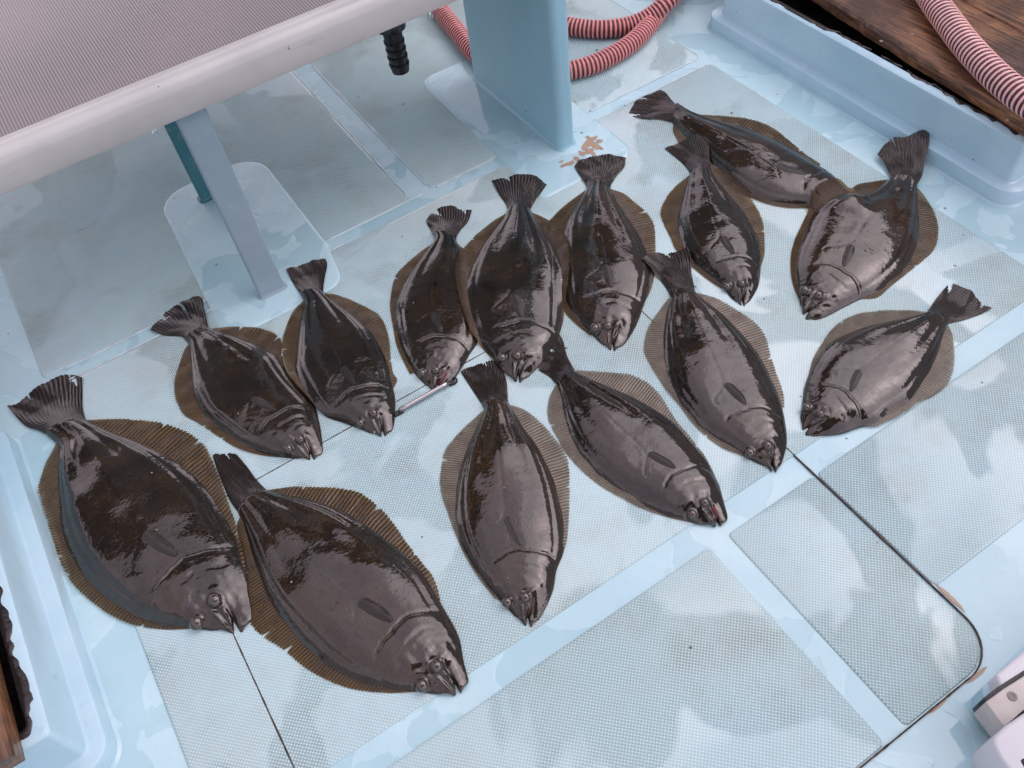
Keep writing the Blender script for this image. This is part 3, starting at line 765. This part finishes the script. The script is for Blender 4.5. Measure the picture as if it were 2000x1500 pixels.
    Vt = np.vstack(pre+Vt); Ut = np.vstack(preu+Ut)
    reloc(mesh('tail_fin', Vt, grid_faces(NB+2, NA), m_tail, None, Ut), root)
    newZ.append((Vt[:, 0], Vt[:, 1], Vt[:, 2]))
    # pectoral fin lying back on the flank
    Vp = []; Up = []; na, nb2_ = 9, 16
    t0, sA = .315, spec.get('pec', .12)
    pd = spec.get('pecdir', -.12)
    for b in np.linspace(0, 1, nb2_):
        for a in np.linspace(-1, 1, na):
            tt = t0+.115*b*(1-.10*a*a); wd_ = .008+.040*math.sin(min(1, b*1.15+.12)*math.pi*.62)
            i = min(NT-1, tt*(NT-1)); ii = int(i); hwl = hw[ii]/LEN
            ss = sA+pd*b+a*wd_*.5/hwl*.9; jj = int(np.argmin(np.abs(s[0]-ss)))
            xy = C[ii]+(C[min(ii+1, NT-1)]-C[ii])*(i-ii)+(Rc[ii]-Lc[ii])/2*ss
            Vp.append((xy[0], xy[1], Z[ii, jj]+.0007+.0022*q*(1-a*a)*min(1, b*4)+.0007*math.cos(a*22))); Up.append(((a+1)*4, b))
    reloc(mesh('pectoral_fin', Vp, grid_faces(nb2_, na), m_pec, None, Up), root)
    # eyes
    for (e, i, j) in eyes:
        r = .0140*q; n1_, n2_ = 14, 20; V = []
        for a in range(n1_+1):
            th = math.pi*a/n1_
            for b in range(n2_): V.append((r*math.sin(th)*math.cos(2*math.pi*b/n2_), r*math.sin(th)*math.sin(2*math.pi*b/n2_), .85*r*math.cos(th)))
        o = mesh('eye', V, grid_faces(n1_+1, n2_, closed=True), m_eye)
        o.parent = root; zc = Z[i, j]-.22*r; o.location = (e[0]-root.location[0], e[1]-root.location[1], zc)
        tl = (0.35 if e[0] < 0 else -.1); o.rotation_euler = (rg.uniform(.15, .45), rg.uniform(-.35, .1), 0)
    # flesh-red lining visible in an open mouth
    if spec.get('red'):
        j = int(np.argmin(np.abs(s[0]-s0))); Vm = []; n_ = 14
        for i in range(0, 20, 2):
            sc0 = s0+.32*t[i, 0]/.13; jj = int(np.argmin(np.abs(s[0]-sc0)))
            for dj in (-3, -1, 1, 3):
                k = min(NS-1, max(0, jj+dj)); Vm.append((P[i, k, 0], P[i, k, 1], Z[i, jj]+.0012))
        reloc(mesh('mouth_lining', Vm, grid_faces(10, 4), m_gum), root)
    for (a, b, c_) in newZ:
        ii = np.clip(((a-GX0)/GS+.5).astype(int), 0, GW-1); jj = np.clip(((b-GY0)/GS+.5).astype(int), 0, GH-1)
        np.maximum.at(HM, (jj, ii), c_-PT)
    return root

FISH = [
 # upper right, head under its neighbour
 (dict(o=(1220, 160, 4.1667), seed=9, eyes=[(1900, 1135), (1870, 1000)],
  L=[(1950,1130),(1850,1130),(1700,1080),(1490,1005),(1300,985),(1130,955),(1000,895),(850,795),(700,660),(560,520),(460,410),(390,320)],
  R=[(1960,1100),(1930,1020),(1850,920),(1780,840),(1700,750),(1560,660),(1400,560),(1230,470),(1060,400),(880,340),(700,290),(560,240),(430,165)],
  FL=[(1750,1110),(1600,1050),(1500,1030),(1320,1025),(1150,990),(1000,930),(850,860),(650,740),(500,620),(425,470),(392,400),(395,340)],
  FR=[(1600,670),(1480,590),(1350,480),(1250,400),(1150,340),(1000,295),(850,278),(700,268),(560,262)],
  T=([(350,315),(280,300),(150,295),(20,260)],[(60,200),(100,140),(180,100)],[(290,68),(340,90),(390,150),(430,180)])),
  'flounder at the upper right lying sideways, its head under the neighbour'),
 (dict(o=(380, 860, 2.941), seed=2, eyes=[(1305,1410),(1390,1300)], tears=3,
  L=[(1470,1470),(1380,1455),(1280,1440),(1100,1425),(930,1385),(780,1310),(650,1200),(540,1080),(450,960),(390,840),(340,700),(300,560),(275,480),(245,410)],
  R=[(1545,1440),(1572,1400),(1545,1270),(1515,1120),(1430,960),(1390,890),(1330,780),(1250,690),(1150,600),(1000,490),(850,400),(680,340),(540,310),(410,280)],
  FL=[(1290,1445),(1100,1452),(900,1430),(760,1380),(620,1300),(500,1200),(380,1125),(320,1060),(290,900),(275,760),(255,600),(245,480),(268,430)],
  FR=[(1415,920),(1375,790),(1300,690),(1210,570),(1120,440),(1050,370),(960,300),(860,275),(700,265),(560,265),(420,285)],
  T=([(200,340),(140,200),(100,80)],[(150,72),(200,72)],[(240,78),(300,150),(360,230),(410,280)])),
  'large flounder at the bottom left of centre, tail under the biggest fish'),
 (dict(o=(1020, 650, 3.75), seed=13, pale=True, eyes=[(1245,1330),(1335,1245)], red=True,
  L=[(1390,1415),(1310,1395),(1220,1375),(1080,1340),(920,1270),(770,1180),(620,1080),(500,980),(400,850),(340,720),(300,580),(280,470),(245,365)],
  R=[(1475,1405),(1505,1370),(1480,1240),(1440,1100),(1405,1030),(1350,920),(1220,770),(1120,660),(980,560),(820,470),(660,400),(520,340),(390,280)],
  FL=[(1230,1385),(1060,1350),(880,1290),(720,1210),(580,1130),(450,1030),(390,970),(330,900),(250,770),(190,650),(180,560),(200,460),(240,390)],
  FR=[(1420,1060),(1350,920),(1230,760),(1130,640),(1080,560),(1010,450),(920,360),(820,310),(700,290),(560,280),(400,275)],
  T=([(200,320),(160,295),(115,270)],[(130,180),(170,90),(215,20)],[(265,0),(300,60),(330,170),(385,270)])),
  'flounder right of centre with its red mouth open on the smooth strip'),
 (dict(o=(820, 690, 2.7275), seed=14, pale=True, eyes=[(465,1328),(560,1302)],
  L=[(540,1440),(480,1370),(430,1320),(350,1230),(270,1110),(210,990),(185,860),(190,730),(210,620),(250,500),(300,390),(340,300),(328,265)],
  R=[(605,1460),(660,1370),(708,1260),(728,1150),(765,1050),(765,900),(730,720),(680,590),(620,480),(560,400),(510,320),(475,262)],
  FL=[(400,1310),(300,1180),(220,1040),(150,860),(105,720),(108,620),(130,520),(190,440),(250,380),(330,310)],
  FR=[(740,1120),(780,1020),(795,880),(800,700),(790,560),(730,460),(650,370),(560,300),(485,275)],
  T=([(300,225),(270,180),(215,95)],[(290,60),(350,42),(400,42)],[(440,75),(462,150),(470,250)])),
  'flounder in the bottom middle with tail under the snout of another'),
 (dict(o=(740, 320, 3.3327), seed=5, eyes=[(280,1365),(370,1345)], gape=.3, red=True,
  L=[(325,1465),(290,1420),(240,1370),(190,1290),(140,1180),(110,1050),(105,930),(130,830),(190,720),(270,610),(330,530),(362,480),(345,440)],
  R=[(400,1465),(480,1400),(540,1310),(590,1230),(640,1150),(640,1050),(600,900),(570,750),(550,640),(530,560),(503,490)],
  FL=[(200,1370),(150,1270),(110,1170),(85,1030),(70,920),(85,800),(110,720),(145,680),(220,610),(300,550),(350,525)],
  FR=[(560,1270),(640,1160),(660,1050),(640,800),(600,650),(560,560),(508,520)],
  T=([(335,425),(320,400),(305,365)],[(360,300),(455,270),(530,290)],[(605,295),(580,370),(530,430),(505,475)])),
  'slim flounder above the steel bar, overlapped on its right by a larger one'),
 (dict(o=(1040, 280, 3.5725), seed=7, eyes=[(435,1290),(525,1275)],
  L=[(525,1430),(470,1380),(420,1330),(330,1240),(250,1130),(215,1000),(200,850),(200,700),(220,570),(280,460),(340,370),(375,310),(370,275)],
  R=[(585,1445),(650,1380),(720,1270),(770,1140),(810,1020),(830,900),(810,780),(760,660),(700,560),(630,460),(580,380),(545,310),(548,280)],
  FL=[(400,1340),(300,1260),(220,1170),(180,1000),(150,850),(110,700),(100,560),(150,500),(250,410),(370,325)],
  FR=[(770,1130),(820,1040),(850,930),(860,800),(860,680),(855,570),(800,480),(720,410),(640,350),(550,318)],
  T=([(350,245),(330,220),(292,158)],[(330,115),(430,82),(520,75)],[(652,95),(640,160),(590,220),(550,280)])),
  'flounder with its tail beside the flaked orange primer patch'),
 (dict(o=(280, 560, 4.1675), seed=3, eyes=[(1180,1320),(1275,1245)], tears=3, slits=[(.30, .62, .018), (.66, .62, .022)],
  L=[(1320,1400),(1230,1390),(1100,1375),(960,1345),(800,1270),(650,1170),(520,1070),(440,960),(400,850),(380,700),(375,560),(370,470),(330,420)],
  R=[(1405,1400),(1450,1350),(1445,1200),(1425,1080),(1390,960),(1300,850),(1220,760),(1140,650),(1080,560),(960,480),(800,420),(650,370),(530,330)],
  FL=[(1180,1385),(1060,1385),(900,1360),(750,1310),(620,1230),(500,1150),(420,1100),(330,1050),(270,950),(245,820),(260,720),(300,600),(335,510),(365,470)],
  FR=[(1425,1070),(1360,920),(1300,840),(1200,740),(1150,640),(1130,540),(1125,430),(1060,370),(960,335),(840,322),(700,325),(570,335)],
  T=([(310,405),(160,390),(50,350)],[(110,280),(190,190),(290,135),(350,105)],[(435,68),(468,80),(495,180),(528,325)])),
  'flounder at the left with a split three lobed tail'),
 (dict(o=(500, 490, 3.948), seed=4, eyes=[(805,1330),(905,1255)],
  L=[(935,1425),(860,1390),(760,1350),(650,1310),(540,1270),(440,1170),(360,1050),(300,920),(300,800),(320,640),(345,500),(365,390),(335,320)],
  R=[(1010,1420),(1045,1380),(1070,1250),(1065,1100),(1040,1000),(1010,850),(950,720),(870,600),(760,500),(650,420),(570,360),(525,320)],
  FL=[(420,1150),(290,1010),(230,900),(200,780),(200,680),(230,580),(280,470),(360,390)],
  FR=[(1060,1060),(1090,990),(1060,940),(1040,800),(1030,680),(1000,570),(950,490),(870,440),(780,395),(680,355),(600,332),(540,332)],
  T=([(300,270),(270,220),(232,140)],[(330,105),(430,75)],[(535,52),(548,100),(530,200),(518,300)])),
  'flounder with its tail against the foot of the table leg'),
 (dict(o=(740, 320, 3.3327), seed=6, eyes=[(800,1265),(900,1250)],
  L=[(870,1405),(820,1350),(760,1280),(700,1210),(650,1130),(600,1000),(570,880),(565,760),(590,680),(650,560),(730,450),(800,360),(837,290)],
  R=[(930,1420),(1000,1350),(1080,1260),(1130,1170),(1180,1080),(1195,950),(1200,800),(1195,650),(1165,560),(1110,470),(1050,390),(1000,320),(985,285)],
  FL=[(740,1270),(640,1150),(580,1050),(530,900),(500,780),(493,670),(520,580),(590,500),(680,420),(760,360),(830,325)],
  FR=[(1140,1160),(1195,1050),(1215,900),(1240,700),(1243,560),(1210,460),(1140,390),(1070,345),(1005,318)],
  T=([(820,250),(790,210),(732,105)],[(830,80),(930,65),(1030,80)],[(1095,130),(1050,190),(1010,250),(985,290)])),
  'flounder in the centre lying over the fins of fish on both sides'),
 (dict(o=(1260, 240, 4.1667), seed=8, eyes=[(665,1335),(785,1310)],
  L=[(765,1470),(700,1410),(640,1340),(540,1250),(430,1160),(340,1060),(285,930),(262,800),(275,700),(310,570),(345,460),(368,400)],
  R=[(820,1485),(880,1400),(925,1310),(940,1200),(945,1080),(930,950),(880,850),(820,740),(740,640),(650,530),(580,440),(532,355)],
  FL=[(620,1350),(500,1270),(400,1190),(250,1040),(200,930),(150,830),(120,730),(160,620),(230,530),(350,430)],
  FR=[(940,1180),(970,1080),(975,950),(965,820),(930,720),(885,640),(860,600),(850,540),(790,480),(700,410),(640,370),(560,340)],
  T=([(330,350),(290,310),(158,205)],[(240,170),(320,125),(400,90)],[(505,110),(520,200),(525,290),(533,350)])),
  'small flounder whose tail lies over the body of the sideways one'),
 (dict(o=(1500, 240, 3.75), seed=10, eyes=[(268,1228),(370,1265)], gape=.0, slits=[(.36, .12, .012)],
  L=[(245,1370),(232,1290),(215,1180),(205,1050),(225,930),(280,780),(340,650),(430,560),(560,510),(650,520),(740,510),(830,450),(905,385)],
  R=[(290,1445),(400,1420),(560,1340),(660,1290),(800,1230),(950,1120),(1050,1000),(1100,880),(1110,740),(1105,620),(1100,520),(1098,440)],
  FL=[(225,1290),(180,1180),(162,1050),(170,940),(195,850),(250,730),(300,600),(320,500),(400,420),(520,410),(580,470),(650,450),(750,430),(890,410)],
  FR=[(700,1290),(800,1280),(900,1200),(1050,1080),(1150,1000),(1220,930),(1250,840),(1250,740),(1220,650),(1160,550),(1102,480)],
  T=([(880,345),(860,300),(800,225)],[(850,150),(910,85),(1030,85),(1140,40)],[(1183,60),(1185,130),(1160,250),(1130,380)])),
  'broad flounder near the right coaming, tail propped on its step'),
 (dict(o=(1220, 470, 3.1925), seed=12, pale=True, eyes=[(780,1325),(890,1280)],
  L=[(900,1425),(850,1390),(760,1345),(640,1270),(500,1180),(390,1060),(310,950),(265,830),(240,700),(240,560),(260,440),(285,350),(275,315)],
  R=[(960,1440),(985,1370),(1012,1270),(1010,1180),(990,1060),(960,960),(890,800),(820,680),(720,560),(620,460),(520,380),(440,310)],
  FL=[(740,1345),(600,1290),(450,1170),(340,1030),(250,920),(170,800),(120,700),(125,600),(160,510),(210,440),(270,360)],
  FR=[(998,1040),(992,950),(950,830),(910,700),(880,590),(830,520),(720,440),(600,370),(470,325)],
  T=([(250,280),(220,240),(107,95)],[(200,75),(310,65)],[(388,40),(412,90),(418,200),(438,300)])),
  'long flounder with a wide pale reflection and its snout by the hatch seam corner'),
 (dict(o=(1540, 540, 4.545), seed=17, pale=True, eyes=[(160,1165),(280,1225)], gape=.0,
  L=[(110,1320),(110,1250),(120,1150),(140,1020),(170,900),(220,780),(300,650),(400,560),(550,490),(720,430),(900,390),(1080,350),(1225,315)],
  R=[(170,1420),(300,1400),(480,1380),(620,1330),(800,1280),(900,1200),(1080,1090),(1180,960),(1270,820),(1330,680),(1370,550),(1415,425)],
  FL=[(128,1100),(135,1000),(180,860),(220,720),(290,600),(370,480),(470,390),(600,330),(780,300),(1000,295),(1120,300),(1215,312)],
  FR=[(640,1325),(770,1330),(900,1280),(1050,1200),(1150,1120),(1300,1060),(1430,940),(1475,800),(1475,640),(1460,520),(1425,440)],
  T=([(1260,270),(1300,210),(1440,40)],[(1540,90),(1640,140),(1710,220)],[(1810,285),(1700,335),(1550,385),(1425,415)])),
  'rightmost flounder lying alone with its tail pointing to the upper right'),
 (dict(o=(0, 700, 2.778), seed=1, eyes=[(1065,1435),(1165,1315)], tears=3, slits=[(.28, .16, .012), (.80, .14, .012)],
  L=[(1225,1490),(1150,1475),(1060,1462),(900,1450),(750,1410),(600,1320),(480,1220),(390,1090),(330,930),(312,760),(308,600),(312,480),(245,405)],
  R=[(1330,1480),(1360,1420),(1345,1280),(1330,1150),(1290,1010),(1240,900),(1180,790),(1100,680),(950,550),(780,460),(600,395),(465,330)],
  FL=[(1040,1468),(900,1472),(740,1452),(600,1395),(480,1310),(380,1210),(300,1080),(250,930),(210,780),(190,705),(205,680),(240,580),(302,470)],
  FR=[(1335,1150),(1300,960),(1258,830),(1200,660),(1150,540),(1095,450),(960,370),(800,335),(650,325),(480,335)],
  T=([(200,385),(140,365),(30,250)],[(90,240),(140,200),(250,125),(360,80)],[(445,100),(445,200),(447,270),(462,325)])),
  'biggest flounder, at the far left against the coaming'),
]
for sp, lb in FISH: flounder(sp, lb)

# ------------------------------------------------------------------ unseen roof read off the reflections, plus added blockers that darken them
def box(name, x0, x1, y0, y1, z0, z1, mat): return slab(name, rect(x0, x1, y0, y1), [(0, z0), (0, z0+.001), (0, z1)], mat)
def shell(name, x0, x1, y0, y1, z0, z1, mat):
    V = [(x, y, z) for z in (z0, z1) for x, y in ((x0, y0), (x1, y0), (x1, y1), (x0, y1))]
    return mesh(name, V, [(3, 2, 1, 0), (4, 5, 6, 7), (0, 1, 5, 4), (1, 2, 6, 5), (2, 3, 7, 6), (3, 0, 4, 7)], mat, smooth=False)
tag(shell('wheelhouse_roof', -2.4, 3.4, 2.75, 4.2, 2.30, 2.38, m_dark), kind='structure')
tag(shell('side_sky_blocker', -2.75, -2.62, -2.3, 4.6, -.8, 1.5, m_side_blocker), kind='structure')  # added wall out of view, blocks low sky to darken left flanks
tag(shell('gunwale_blocker', 3.62, 3.75, -2.3, 4.6, -.8, 1.9, m_side_blocker), kind='structure')  # unseen boat side, heightened to block sky in reflections on the right
tag(shell('aft_sky_blocker', -.9, 2.0, -1.5, -.08, 2.35, 2.42, m_dark), kind='structure')  # added overhead slab out of view, darkens reflections on the snouts
